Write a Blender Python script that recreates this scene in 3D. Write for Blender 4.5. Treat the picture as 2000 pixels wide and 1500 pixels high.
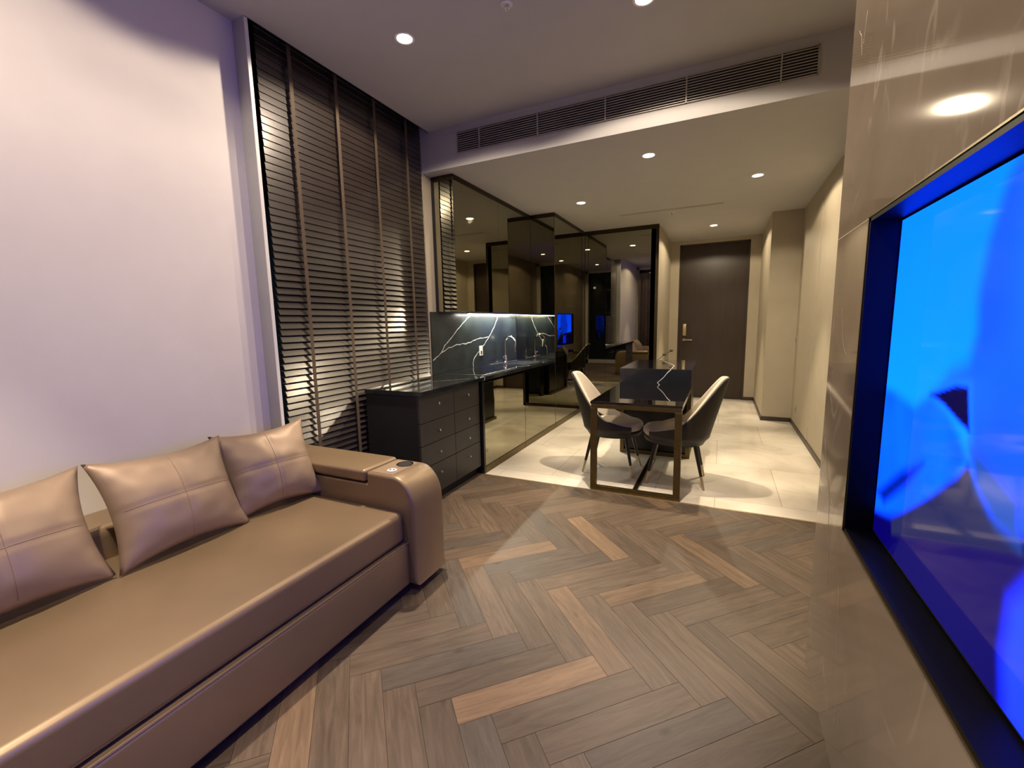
import bpy, bmesh, math, random
from mathutils import Vector, Matrix, noise
random.seed(7)
for o in list(bpy.data.objects): bpy.data.objects.remove(o)
SC = bpy.context.scene
COL = SC.collection
PI = math.pi

# ------------------------------------------------------------------ camera
cd = bpy.data.cameras.new('camera'); cam = bpy.data.objects.new('camera', cd); COL.objects.link(cam)
cd.sensor_width = 36; cd.sensor_fit = 'HORIZONTAL'; cd.lens = 855.2 / 2000 * 36
cd.clip_start = 0.02; cd.clip_end = 200
Fv = Vector((-0.42840954, 0.89332546, -0.13577516)); Rv = Vector((0.90269551, 0.4297931, -0.02046212)); Uv = Vector((-0.0400759, 0.13132979, 0.99052835))
M3 = Matrix((Rv, Uv, -Fv)).transposed()
cam.matrix_world = Matrix.Translation((0, 0, 1.37)) @ M3.to_4x4()
SC.camera = cam
# ------------------------------------------------------------------ exposure
SC.view_settings.view_transform = 'Standard'; SC.view_settings.look = 'None'
SC.view_settings.gamma = 1; SC.view_settings.use_curve_mapping = False
SC.view_settings.exposure = 0.82
# ------------------------------------------------------------------ world: night, a few far city lights
W = bpy.data.worlds.new('night_sky'); SC.world = W; W.use_nodes = True
nt = W.node_tree; nt.nodes.clear()
wo = nt.nodes.new('ShaderNodeOutputWorld'); bg = nt.nodes.new('ShaderNodeBackground')
tc = nt.nodes.new('ShaderNodeTexCoord'); vo = nt.nodes.new('ShaderNodeTexVoronoi'); vo.inputs['Scale'].default_value = 34
rp = nt.nodes.new('ShaderNodeValToRGB'); rp.color_ramp.elements[0].position = 0.05; rp.color_ramp.elements[0].color = (1.6, 1.5, 1.2, 1)
rp.color_ramp.elements[1].position = 0.10; rp.color_ramp.elements[1].color = (0.0035, 0.0042, 0.0055, 1)
nt.links.new(tc.outputs['Generated'], vo.inputs['Vector']); nt.links.new(vo.outputs['Distance'], rp.inputs['Fac'])
nt.links.new(rp.outputs['Color'], bg.inputs['Color']); nt.links.new(bg.outputs['Background'], wo.inputs['Surface'])
bg.inputs['Strength'].default_value = 1.0
# ------------------------------------------------------------------ lamp powers
P_LIVING = 1.0; P_KITCHEN = 0.72   # relative; beam watts below
W_CORE = 185.0; W_WIDE = 36.0
C_LIVING = (1.0, 0.82, 0.63); C_KITCHEN = (1.0, 0.82, 0.57)
P_LED = 9.0
TV_GAIN = 0.575

# ================================================================== materials
def mat(name, base, rough=0.5, metal=0.0, var=0.06, nscale=6.0, bump=0.0, bscale=60.0, coat=0.0, coatr=0.05, spec=None, stretch=(1, 1, 1)):
    m = bpy.data.materials.new(name); m.use_nodes = True
    t = m.node_tree; b = t.nodes['Principled BSDF']
    b.inputs['Roughness'].default_value = rough; b.inputs['Metallic'].default_value = metal
    b.inputs['Coat Weight'].default_value = coat; b.inputs['Coat Roughness'].default_value = coatr
    if spec is not None: b.inputs['Specular IOR Level'].default_value = spec
    c = t.nodes.new('ShaderNodeTexCoord'); mp = t.nodes.new('ShaderNodeMapping'); mp.inputs['Scale'].default_value = stretch
    n = t.nodes.new('ShaderNodeTexNoise'); n.inputs['Scale'].default_value = nscale; n.inputs['Detail'].default_value = 5
    t.links.new(c.outputs['Object'], mp.inputs['Vector']); t.links.new(mp.outputs['Vector'], n.inputs['Vector'])
    r = t.nodes.new('ShaderNodeValToRGB')
    r.color_ramp.elements[0].position = 0.3; r.color_ramp.elements[1].position = 0.7
    r.color_ramp.elements[0].color = tuple(max(0, x * (1 - var)) for x in base) + (1,)
    r.color_ramp.elements[1].color = tuple(min(1, x * (1 + var)) for x in base) + (1,)
    t.links.new(n.outputs['Fac'], r.inputs['Fac']); t.links.new(r.outputs['Color'], b.inputs['Base Color'])
    if bump:
        n2 = t.nodes.new('ShaderNodeTexNoise'); n2.inputs['Scale'].default_value = bscale; n2.inputs['Detail'].default_value = 3
        t.links.new(mp.outputs['Vector'], n2.inputs['Vector'])
        bp = t.nodes.new('ShaderNodeBump'); bp.inputs['Strength'].default_value = bump; bp.inputs['Distance'].default_value = 0.003
        t.links.new(n2.outputs['Fac'], bp.inputs['Height']); t.links.new(bp.outputs['Normal'], b.inputs['Normal'])
    return m

def emis(name, col, s):
    m = bpy.data.materials.new(name); m.use_nodes = True
    t = m.node_tree; t.nodes.clear(); o = t.nodes.new('ShaderNodeOutputMaterial'); e = t.nodes.new('ShaderNodeEmission')
    e.inputs['Color'].default_value = (*col, 1); e.inputs['Strength'].default_value = s
    t.links.new(e.outputs[0], o.inputs['Surface']); return m

M = {}
M['plaster'] = mat('warm_white_plaster', (0.70, 0.665, 0.625), 0.75, var=0.02, bump=0.05)
M['beige'] = mat('beige_wall_covering', (0.41, 0.36, 0.275), 0.6, var=0.03, bump=0.05)
M['ceil'] = mat('ceiling_paint', (0.47, 0.46, 0.45), 0.85, var=0.02)
M['fin'] = mat('grey_side_trim', (0.42, 0.42, 0.43), 0.4, var=0.03)
M['black'] = mat('black_lacquer', (0.008, 0.008, 0.009), 0.25, var=0.2)
M['matt_black'] = mat('matt_black', (0.006, 0.006, 0.007), 0.6, var=0.2)
M['charcoal'] = mat('charcoal_cabinet_front', (0.028, 0.026, 0.023), 0.42, var=0.08)
M['mirror'] = mat('bronze_mirror', (0.36, 0.345, 0.255), 0.012, 1.0, var=0.01)
M['bronze'] = mat('brushed_bronze', (0.15, 0.112, 0.045), 0.35, 0.9, var=0.1, nscale=20)
M['bronze_dark'] = mat('dark_bronze', (0.05, 0.034, 0.016), 0.35, 0.8, var=0.1, nscale=20)
M['gold'] = mat('satin_gold', (0.55, 0.44, 0.27), 0.35, 0.85, var=0.05)
M['chrome'] = mat('polished_chrome', (0.8, 0.8, 0.8), 0.08, 1.0, var=0.02)
M['steel'] = mat('brushed_steel', (0.55, 0.56, 0.57), 0.25, 1.0, var=0.05, nscale=30)
M['slat'] = mat('dark_lacquered_slat_wood', (0.034, 0.025, 0.021), 0.32, 0.25, var=0.25, nscale=5, stretch=(1, 0.6, 20), coat=1.0, coatr=0.20, spec=0.8)
M['tape'] = mat('brown_ladder_tape', (0.075, 0.050, 0.030), 0.8, var=0.12, nscale=60)
M['leather'] = mat('champagne_brown_leather', (0.235, 0.166, 0.096), 0.40, 0.40, var=0.05, bump=0.08, bscale=500, coat=0.1, coatr=0.42)
M['pillow'] = mat('champagne_satin_leather', (0.285, 0.205, 0.137), 0.50, 0.3, var=0.05, bump=0.05, bscale=400, coat=0.05, coatr=0.4)
M['seam'] = mat('stitched_seam', (0.24, 0.165, 0.115), 0.6, var=0.1)
M['door'] = mat('dark_walnut_door', (0.030, 0.018, 0.011), 0.42, var=0.16, nscale=3, stretch=(14, 14, 0.8))
M['cream'] = mat('cream_velvet', (0.58, 0.52, 0.43), 0.8, var=0.06, bump=0.1, bscale=300)
M['taupe'] = mat('dark_taupe_leather', (0.016, 0.0125, 0.009), 0.55, var=0.08, bump=0.1, bscale=300)
M['leg'] = mat('black_chair_leg', (0.014, 0.010, 0.009), 0.3, var=0.1)
M['tabletop'] = mat('black_glass_top', (0.006, 0.005, 0.005), 0.03, var=0.1, coat=1.0, coatr=0.02, spec=0.8)
M['rim'] = mat('white_fixture_rim', (0.75, 0.73, 0.70), 0.4, var=0.02)
M['white'] = mat('white_plastic', (0.70, 0.70, 0.68), 0.4, var=0.02)
M['louver'] = mat('grey_aluminium_louver', (0.40, 0.37, 0.33), 0.45, 0.2, var=0.05)
M['grille_back'] = mat('dark_duct', (0.008, 0.007, 0.007), 0.8, var=0.1)
M['vein'] = mat('white_marble_vein', (0.62, 0.63, 0.62), 0.25, var=0.25, nscale=40)
M['base_trim'] = mat('dark_skirting', (0.045, 0.032, 0.022), 0.4, var=0.1)
M['curtain'] = mat('taupe_curtain_cloth', (0.50, 0.42, 0.36), 0.85, var=0.08)
M['leaf'] = mat('dark_green_leaf', (0.02, 0.035, 0.012), 0.45, var=0.2)
M['joint'] = mat('stone_joint', (0.55, 0.47, 0.38), 0.5, var=0.05)
M['lamp'] = emis('lamp_disc', (1.0, 0.80, 0.56), 18)
M['led'] = emis('led_strip', (1.0, 0.97, 0.82), 18)
M['liner'] = mat('black_recess_liner', (0.0018, 0.0018, 0.002), 0.45, var=0.1, spec=0.10)

def dark_marble():
    m = mat('black_marble', (0.014, 0.017, 0.018), 0.10, var=0.5, nscale=3, coat=0.4)
    return m
M['nero'] = dark_marble()
M['splash'] = mat('honed_black_marble', (0.020, 0.027, 0.030), 0.26, var=0.35, nscale=4)
M['island_stone'] = mat('blue_black_marble', (0.014, 0.016, 0.023), 0.12, var=0.4, nscale=3, coat=0.8)

def stone_material(name, c0, c1, cv, rough, veinw, vscale, veinmix):
    m = bpy.data.materials.new(name); m.use_nodes = True
    t = m.node_tree; b = t.nodes['Principled BSDF']; L = t.links
    c = t.nodes.new('ShaderNodeTexCoord')
    n1 = t.nodes.new('ShaderNodeTexNoise'); n1.inputs['Scale'].default_value = 1.7; n1.inputs['Detail'].default_value = 7; n1.inputs['Distortion'].default_value = 0.6
    L.new(c.outputs['Object'], n1.inputs['Vector'])
    r = t.nodes.new('ShaderNodeValToRGB'); r.color_ramp.elements[0].position = 0.35; r.color_ramp.elements[1].position = 0.68
    r.color_ramp.elements[0].color = (*c0, 1); r.color_ramp.elements[1].color = (*c1, 1)
    L.new(n1.outputs['Fac'], r.inputs['Fac'])
    n2 = t.nodes.new('ShaderNodeTexNoise'); n2.inputs['Scale'].default_value = vscale; n2.inputs['Detail'].default_value = 4; n2.inputs['Distortion'].default_value = 1.3
    mp = t.nodes.new('ShaderNodeMapping'); mp.inputs['Rotation'].default_value = (0.5, 0.3, 0.7); mp.inputs['Scale'].default_value = (1, 1.6, 0.8)
    L.new(c.outputs['Object'], mp.inputs['Vector']); L.new(mp.outputs['Vector'], n2.inputs['Vector'])
    s = t.nodes.new('ShaderNodeMath'); s.operation = 'SUBTRACT'; s.inputs[1].default_value = 0.5
    a = t.nodes.new('ShaderNodeMath'); a.operation = 'ABSOLUTE'
    L.new(n2.outputs['Fac'], s.inputs[0]); L.new(s.outputs[0], a.inputs[0])
    r2 = t.nodes.new('ShaderNodeValToRGB'); r2.color_ramp.elements[0].position = 0.0; r2.color_ramp.elements[1].position = veinw
    r2.color_ramp.elements[0].color = (1, 1, 1, 1); r2.color_ramp.elements[1].color = (0, 0, 0, 1)
    L.new(a.outputs[0], r2.inputs['Fac'])
    n3 = t.nodes.new('ShaderNodeTexNoise'); n3.inputs['Scale'].default_value = 2.2
    L.new(c.outputs['Object'], n3.inputs['Vector'])
    r3 = t.nodes.new('ShaderNodeValToRGB'); r3.color_ramp.elements[0].position = 0.5; r3.color_ramp.elements[1].position = 0.62
    L.new(n3.outputs['Fac'], r3.inputs['Fac'])
    mu = t.nodes.new('ShaderNodeMath'); mu.operation = 'MULTIPLY'; L.new(r2.outputs['Color'], mu.inputs[0]); L.new(r3.outputs['Color'], mu.inputs[1])
    mu2 = t.nodes.new('ShaderNodeMath'); mu2.operation = 'MULTIPLY'; mu2.inputs[1].default_value = veinmix; L.new(mu.outputs[0], mu2.inputs[0])
    mx = t.nodes.new('ShaderNodeMixRGB'); L.new(mu2.outputs[0], mx.inputs['Fac']); L.new(r.outputs['Color'], mx.inputs['Color1']); mx.inputs['Color2'].default_value = (*cv, 1)
    L.new(mx.outputs['Color'], b.inputs['Base Color'])
    b.inputs['Roughness'].default_value = rough
    return m, t, b, mx
M['tvstone'], _, _b, _ = stone_material('brown_grey_marble', (0.215, 0.172, 0.128), (0.275, 0.225, 0.172), (0.48, 0.42, 0.35), 0.06, 0.02, 1.6, 0.6)
M['tile'], t_, b_, mx_ = stone_material('cream_marble_tile', (0.56, 0.51, 0.43), (0.78, 0.73, 0.64), (0.50, 0.45, 0.37), 0.16, 0.03, 1.3, 0.5)
# tile joints
bk = t_.nodes.new('ShaderNodeTexBrick'); bk.inputs['Scale'].default_value = 1.0; bk.inputs['Brick Width'].default_value = 0.9; bk.inputs['Row Height'].default_value = 0.9
bk.inputs['Mortar Size'].default_value = 0.0022; bk.offset = 0.5
bk.inputs['Color1'].default_value = (1, 1, 1, 1); bk.inputs['Color2'].default_value = (0.90, 0.90, 0.91, 1); bk.inputs['Mortar'].default_value = (0.55, 0.52, 0.48, 1)
c_ = t_.nodes.new('ShaderNodeTexCoord'); t_.links.new(c_.outputs['Object'], bk.inputs['Vector'])
ml = t_.nodes.new('ShaderNodeMixRGB'); ml.blend_type = 'MULTIPLY'; ml.inputs['Fac'].default_value = 1
t_.links.new(mx_.outputs['Color'], ml.inputs['Color1']); t_.links.new(bk.outputs['Color'], ml.inputs['Color2']); t_.links.new(ml.outputs['Color'], b_.inputs['Base Color'])

def wood_floor():
    m = bpy.data.materials.new('herringbone_oak'); m.use_nodes = True
    t = m.node_tree; b = t.nodes['Principled BSDF']; L = t.links
    at = t.nodes.new('ShaderNodeAttribute'); at.attribute_name = 'plank_tone'
    uv = t.nodes.new('ShaderNodeUVMap'); uv.uv_map = 'UVMap'
    mp = t.nodes.new('ShaderNodeMapping'); mp.inputs['Scale'].default_value = (2.6, 26, 1); L.new(uv.outputs['UV'], mp.inputs['Vector'])
    n = t.nodes.new('ShaderNodeTexNoise'); n.inputs['Scale'].default_value = 1.6; n.inputs['Detail'].default_value = 8; n.inputs['Roughness'].default_value = 0.65; n.inputs['Distortion'].default_value = 0.8
    L.new(mp.outputs['Vector'], n.inputs['Vector'])
    r = t.nodes.new('ShaderNodeValToRGB'); r.color_ramp.elements[0].position = 0.28; r.color_ramp.elements[1].position = 0.75
    r.color_ramp.elements[0].color = (0.62, 0.60, 0.58, 1); r.color_ramp.elements[1].color = (1.35, 1.33, 1.30, 1)
    L.new(n.outputs['Fac'], r.inputs['Fac'])
    mx = t.nodes.new('ShaderNodeMixRGB'); mx.blend_type = 'MULTIPLY'; mx.inputs['Fac'].default_value = 1
    L.new(at.outputs['Color'], mx.inputs['Color1']); L.new(r.outputs['Color'], mx.inputs['Color2'])
    # sparse knots
    mp2 = t.nodes.new('ShaderNodeMapping'); mp2.inputs['Scale'].default_value = (3.0, 6.0, 1); L.new(uv.outputs['UV'], mp2.inputs['Vector'])
    v = t.nodes.new('ShaderNodeTexVoronoi'); v.inputs['Scale'].default_value = 1.0; L.new(mp2.outputs['Vector'], v.inputs['Vector'])
    r3 = t.nodes.new('ShaderNodeValToRGB'); r3.color_ramp.elements[0].position = 0.03; r3.color_ramp.elements[1].position = 0.10
    r3.color_ramp.elements[0].color = (0.45, 0.42, 0.40, 1); r3.color_ramp.elements[1].color = (1, 1, 1, 1)
    L.new(v.outputs['Distance'], r3.inputs['Fac'])
    mx2 = t.nodes.new('ShaderNodeMixRGB'); mx2.blend_type = 'MULTIPLY'; mx2.inputs['Fac'].default_value = 0.8
    L.new(mx.outputs['Color'], mx2.inputs['Color1']); L.new(r3.outputs['Color'], mx2.inputs['Color2'])
    L.new(mx2.outputs['Color'], b.inputs['Base Color'])
    rr = t.nodes.new('ShaderNodeMapRange'); rr.inputs['To Min'].default_value = 0.36; rr.inputs['To Max'].default_value = 0.52
    L.new(n.outputs['Fac'], rr.inputs['Value']); L.new(rr.outputs['Result'], b.inputs['Roughness'])
    bp = t.nodes.new('ShaderNodeBump'); bp.inputs['Strength'].default_value = 0.25; bp.inputs['Distance'].default_value = 0.002
    L.new(n.outputs['Fac'], bp.inputs['Height']); L.new(bp.outputs['Normal'], b.inputs['Normal'])
    return m
M['wood'] = wood_floor()

def glass():
    m = bpy.data.materials.new('window_glass'); m.use_nodes = True
    t = m.node_tree; t.nodes.clear(); L = t.links
    o = t.nodes.new('ShaderNodeOutputMaterial'); tr = t.nodes.new('ShaderNodeBsdfTransparent'); tr.inputs['Color'].default_value = (0.8, 0.83, 0.85, 1)
    g = t.nodes.new('ShaderNodeBsdfGlossy'); g.inputs['Roughness'].default_value = 0.01
    f = t.nodes.new('ShaderNodeFresnel'); f.inputs['IOR'].default_value = 1.6
    mx = t.nodes.new('ShaderNodeMixShader'); L.new(f.outputs[0], mx.inputs[0]); L.new(tr.outputs[0], mx.inputs[1]); L.new(g.outputs[0], mx.inputs[2])
    L.new(mx.outputs[0], o.inputs['Surface']); return m
M['glass'] = glass()

def screen_mat():
    m = bpy.data.materials.new('lit_screen'); m.use_nodes = True
    t = m.node_tree; b = t.nodes['Principled BSDF']; L = t.links
    at = t.nodes.new('ShaderNodeAttribute'); at.attribute_name = 'picture'
    b.inputs['Base Color'].default_value = (0.003, 0.003, 0.004, 1); b.inputs['Roughness'].default_value = 0.06; b.inputs['Specular IOR Level'].default_value = 0.25
    L.new(at.outputs['Color'], b.inputs['Emission Color']); b.inputs['Emission Strength'].default_value = TV_GAIN
    return m
M['screen'] = screen_mat()

# ================================================================== mesh helpers
def BM(): return bmesh.new()
def merge(dst, src, mi=0):
    me = bpy.data.meshes.new('tmp'); src.to_mesh(me); src.free()
    n0 = len(dst.faces); dst.from_mesh(me); bpy.data.meshes.remove(me)
    dst.faces.ensure_lookup_table()
    for f in dst.faces[n0:]: f.material_index = mi
def box(bm, x0, x1, y0, y1, z0, z1, bev=0.0, seg=2, mi=0, mtx=None):
    b = BM(); bmesh.ops.create_cube(b, size=1)
    for v in b.verts: v.co = Vector(((x0 + x1) / 2 + v.co.x * (x1 - x0), (y0 + y1) / 2 + v.co.y * (y1 - y0), (z0 + z1) / 2 + v.co.z * (z1 - z0)))
    if bev > 0: bmesh.ops.bevel(b, geom=b.edges[:], offset=bev, segments=seg, profile=0.5, affect='EDGES')
    if mtx is not None: b.transform(mtx)
    merge(bm, b, mi); return bm
def tube(bm, pts, rads, seg=12, mi=0, cap=True):
    pts = [Vector(p) for p in pts]
    if isinstance(rads, (int, float)): rads = [rads] * len(pts)
    b = BM(); rings = []; prev = None
    for i, p in enumerate(pts):
        d = (pts[min(i + 1, len(pts) - 1)] - pts[max(i - 1, 0)]).normalized()
        if prev is None:
            a = d.orthogonal().normalized()
        else:
            a = (prev - d * prev.dot(d)).normalized()
        prev = a; c = d.cross(a)
        rings.append([b.verts.new(p + (a * math.cos(2 * PI * k / seg) + c * math.sin(2 * PI * k / seg)) * rads[i]) for k in range(seg)])
    for i in range(len(rings) - 1):
        for k in range(seg):
            b.faces.new((rings[i][k], rings[i][(k + 1) % seg], rings[i + 1][(k + 1) % seg], rings[i + 1][k]))
    if cap: b.faces.new(rings[0][::-1]); b.faces.new(rings[-1])
    merge(bm, b, mi); return bm
def lathe(bm, prof, center=(0, 0, 0), seg=28, mi=0):
    b = BM(); rings = []
    for r, z in prof:
        rings.append([b.verts.new((center[0] + max(r, 1e-5) * math.cos(2 * PI * k / seg), center[1] + max(r, 1e-5) * math.sin(2 * PI * k / seg), center[2] + z)) for k in range(seg)])
    for i in range(len(rings) - 1):
        for k in range(seg): b.faces.new((rings[i][k], rings[i][(k + 1) % seg], rings[i + 1][(k + 1) % seg], rings[i + 1][k]))
    b.faces.new(rings[0][::-1]); b.faces.new(rings[-1])
    merge(bm, b, mi); return bm
def prism_xz(bm, poly, y0, y1, bev=0.0, mi=0):
    """extrude an x-z outline along y"""
    b = BM()
    A = [b.verts.new((x, y0, z)) for x, z in poly]; B_ = [b.verts.new((x, y1, z)) for x, z in poly]
    n = len(poly); b.faces.new(A); b.faces.new(B_[::-1])
    for i in range(n): b.faces.new((A[i], B_[i], B_[(i + 1) % n], A[(i + 1) % n]))
    bmesh.ops.recalc_face_normals(b, faces=b.faces[:])
    if bev:
        es = [e for e in b.edges if abs(e.verts[0].co.y - e.verts[1].co.y) < 1e-6]
        bmesh.ops.bevel(b, geom=es, offset=bev, segments=3, profile=0.5, affect='EDGES')
    merge(bm, b, mi); return bm
def ribbon(bm, pts, w, nrm, mi=0, jit=0.0):
    """a narrow strip following a poly-line on a surface with normal nrm"""
    pts = [Vector(p) for p in pts]; nrm = Vector(nrm); fine = []
    for i in range(len(pts) - 1):
        k = max(2, int((pts[i + 1] - pts[i]).length / 0.03))
        for j in range(k): fine.append(pts[i].lerp(pts[i + 1], j / k))
    fine.append(pts[-1]); L, Rr = [], []
    for i, p in enumerate(fine):
        d = (fine[min(i + 1, len(fine) - 1)] - fine[max(i - 1, 0)]).normalized(); s = d.cross(nrm).normalized()
        q = p + s * random.uniform(-jit, jit); ww = w * random.uniform(0.5, 1.25) * 0.5
        L.append(bm.verts.new(q + s * ww)); Rr.append(bm.verts.new(q - s * ww))
    for i in range(len(fine) - 1):
        f = bm.faces.new((L[i], L[i + 1], Rr[i + 1], Rr[i])); f.material_index = mi

def origin_of(p):
    v = Vector((0, 0, 0))
    while p is not None: v += p.location; p = p.parent
    return v
def obj(name, bm, ms, parent=None, world=True, smooth=False, label=None):
    me = bpy.data.meshes.new(name); 
    if world and parent is not None:
        off = origin_of(parent); bmesh.ops.translate(bm, verts=bm.verts[:], vec=-off)
    bm.to_mesh(me); bm.free()
    if not isinstance(ms, (list, tuple)): ms = [ms]
    for m in ms: me.materials.append(m)
    o = bpy.data.objects.new(name, me); COL.objects.link(o)
    if smooth:
        for p in me.polygons: p.use_smooth = True
        if smooth != 'all':
            try: me.set_sharp_from_angle(angle=math.radians(38))
            except Exception: pass
    if parent is not None: o.parent = parent
    if label: o['label'] = label
    return o
def tag(o, label, cat, group=None):
    o['label'] = label; o['category'] = cat
    if group: o['group'] = group
    return o
def thing(name, label, cat, loc=(0, 0, 0), rz=0, group=None):
    o = bpy.data.objects.new(name, None); o.empty_display_size = 0.05; COL.objects.link(o)
    o.location = loc; o.rotation_euler = (0, 0, rz); return tag(o, label, cat, group)
def struct(name, bm, ms, parent=None, smooth=False):
    o = obj(name, bm, ms, parent, smooth=smooth)
    if parent is None: o['kind'] = 'structure'
    return o
def dup(root, loc, rz, label, group=None):
    r = root.copy(); COL.objects.link(r); r.location = loc; r.rotation_euler = (0, 0, rz); r['label'] = label
    if group: r['group'] = group
    for ch in list(root.children):
        c = ch.copy(); COL.objects.link(c); c.parent = r
        for g in list(ch.children):
            d = g.copy(); COL.objects.link(d); d.parent = c
    return r

# ================================================================== room dimensions (metres)
XW = -2.515      # sofa wall
XK = -2.49      # kitchen wall
XR = 0.87       # corridor right wall
XM = 0.356      # marble media wall face
YB = -1.25      # wall behind
YT = 3.39       # wood / tile transition and face of the dropped ceiling
YM = 6.69       # mirrored wall at the end of the kitchen
XC = -0.862     # corner of the mirrored block
YD = 8.367      # entrance wall
XP, YP = 0.526, 6.745   # wall step on the right of the corridor
Z1, Z2 = 3.058, 2.726

# ---- wooden herringbone floor: every plank its own faces in one mesh
def clip(poly, ax, v, keep_gt):
    out = []
    for i in range(len(poly)):
        a, b = poly[i], poly[(i + 1) % len(poly)]
        ia = (a[ax] > v) == keep_gt; ib = (b[ax] > v) == keep_gt
        if ia: out.append(a)
        if ia != ib:
            t = (v - a[ax]) / (b[ax] - a[ax]); out.append(tuple(a[k] + t * (b[k] - a[k]) for k in range(4)))
    return out
bm = BM()
box(bm, -2.66, XR, YB, YT, -0.05, -0.0015, mi=1)
uvl = bm.loops.layers.uv.new('UVMap'); cl = bm.loops.layers.float_color.new('plank_tone')
w = 0.119; n = 5; S2 = math.sqrt(0.5); U0, V0 = 0.484, 1.096; g = 0.0007
def plank(u0, u1, v0, v1, along_u):
    u0 += g; u1 -= g; v0 += g; v1 -= g
    ou, ov = random.uniform(0, 40), random.uniform(0, 40); poly = []
    for (u, v) in ((u0, v0), (u1, v0), (u1, v1), (u0, v1)):
        x = (u - v) * S2; y = (u + v) * S2
        a, b = (u - u0, v - v0) if along_u else (v - v0, u - u0)
        poly.append((x, y, a + ou, b + ov))
    for ax, val, kg in ((0, -2.66, True), (0, XR, False), (1, YB, True), (1, YT, False)):
        poly = clip(poly, ax, val, kg)
        if len(poly) < 3: return
    r = random.random()
    base = Vector((0.100, 0.073, 0.051)) * random.uniform(0.82, 1.14)
    if along_u and abs(u0 - g - (U0 - 2 * w)) < 1e-4 and abs(v0 - g - (V0 + 2 * w)) < 1e-4: base = Vector((0.20, 0.130, 0.075))
    elif r < 0.05: base = Vector((0.165, 0.112, 0.070)) * random.uniform(0.85, 1.05)
    elif r < 0.25: base = Vector((0.084, 0.067, 0.053)) * random.uniform(0.85, 1.1)
    f = bm.faces.new([bm.verts.new((p[0], p[1], 0)) for p in poly])
    for lp, p in zip(f.loops, poly): lp[uvl].uv = (p[2], p[3]); lp[cl] = (base[0], base[1], base[2], 1)
for i in range(-45, 50):
    for j in range(-8, 9):
        # plank of row i
        us = U0 + (-i + 2 * n * j) * w; vs = V0 + i * w
        plank(us, us + n * w, vs, vs + w, True)
        # plank of column c=i
        us = U0 + i * w; vs = V0 + (n - i + 2 * n * j) * w
        plank(us, us + w, vs, vs + n * w, False)
f_living = struct('floor', bm, [M['wood'], M['matt_black']])
bm = BM(); box(bm, XK - 0.2, XR + 0.2, YT + 0.012, YD + 0.2, -0.05, 0.0)
struct('floor_kitchen', bm, M['tile'])
bm = BM(); box(bm, -2.0, XR, YT - 0.002, YT + 0.014, -0.02, 0.003, 0.001)
struct('trim_1', bm, M['gold'])

# ---- ceilings
bm = BM()
box(bm, -2.80, XR + 0.2, YB - 0.2, 1.757, Z1, Z1 + 0.3)
box(bm, -2.409, XR + 0.2, 1.757, YT + 0.05, Z1, Z1 + 0.3)
struct('ceiling', bm, M['ceil'])
bm = BM(); box(bm, -2.80, XR + 0.2, YT + 0.03, YD + 0.2, Z2, Z1 + 0.29)
struct('ceiling_kitchen', bm, M['ceil'])
bm = BM(); box(bm, -2.80, -2.405, 1.757, YT + 0.03, 3.28, 3.32); box(bm, -2.413, -2.409, 1.757, YT + 0.029, Z1 - 0.004, 3.28)
struct('trim_2', bm, M['matt_black'])

# ---- walls
bm = BM(); box(bm, XW - 0.15, XW, YB - 0.1, 1.757, -0.02, Z1)
struct('wall_left', bm, M['plaster'])
bm = BM(); box(bm, XW - 0.15, -2.412, 1.757, 1.775, 0, Z1 + 0.2, 0.001)
box(bm, -2.4125, -2.409, 1.756, 1.776, 0, Z1, mi=1)
struct('trim_3', bm, [M['fin'], M['white']])
bm = BM(); box(bm, -2.75, XK, 3.415, YM + 0.2, 0, Z1 + 0.2)
struct('wall_kitchen', bm, M['beige'])
# window behind the blind
bm = BM()
box(bm, -2.70, -2.62, 1.775, 3.415, 0.0, 0.05); box(bm, -2.70, -2.62, 1.775, 3.415, 3.2, 3.28)
box(bm, -2.70, -2.62, 1.775, 1.83, 0.05, 3.2); box(bm, -2.70, -2.62, 3.37, 3.415, 0.05, 3.2); box(bm, -2.69, -2.63, 2.54, 2.60, 0.05, 3.2)
wf = struct('window_1', bm, M['matt_black'])
bm = BM(); box(bm, -2.664, -2.656, 1.83, 3.32, 0.05, 3.2); obj('pane', bm, M['glass'], wf)
# end of the kitchen: mirrored block and corridor
bm = BM(); box(bm, XC - 0.10, XC, YM, YD, 0, Z2)
struct('wall_corridor', bm, M['beige'])
bm = BM()
box(bm, -1.93, XC, YM + 0.010, YM + 0.06, 0, Z2)
wm = struct('wall_mirror', bm, M['matt_black'])
bm = BM(); box(bm, -1.925, -1.882, YM, YM + 0.012, 0.05, 2.665); obj('mirror_panel', bm, M['mirror'], wm)
bm = BM(); box(bm, -1.878, XC - 0.035, YM, YM + 0.012, 0.05, 2.665); obj('mirror_panel', bm, M['mirror'], wm)
bm = BM(); box(bm, -1.93, XC, YM - 0.004, YM + 0.014, 2.665, Z2); box(bm, XC - 0.035, XC + 0.003, YM - 0.004, YM + 0.014, 0, 2.665); box(bm, -1.93, XC, YM - 0.004, YM + 0.014, 0, 0.05)
obj('mirror_frame', bm, M['bronze_dark'], wm)
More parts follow.
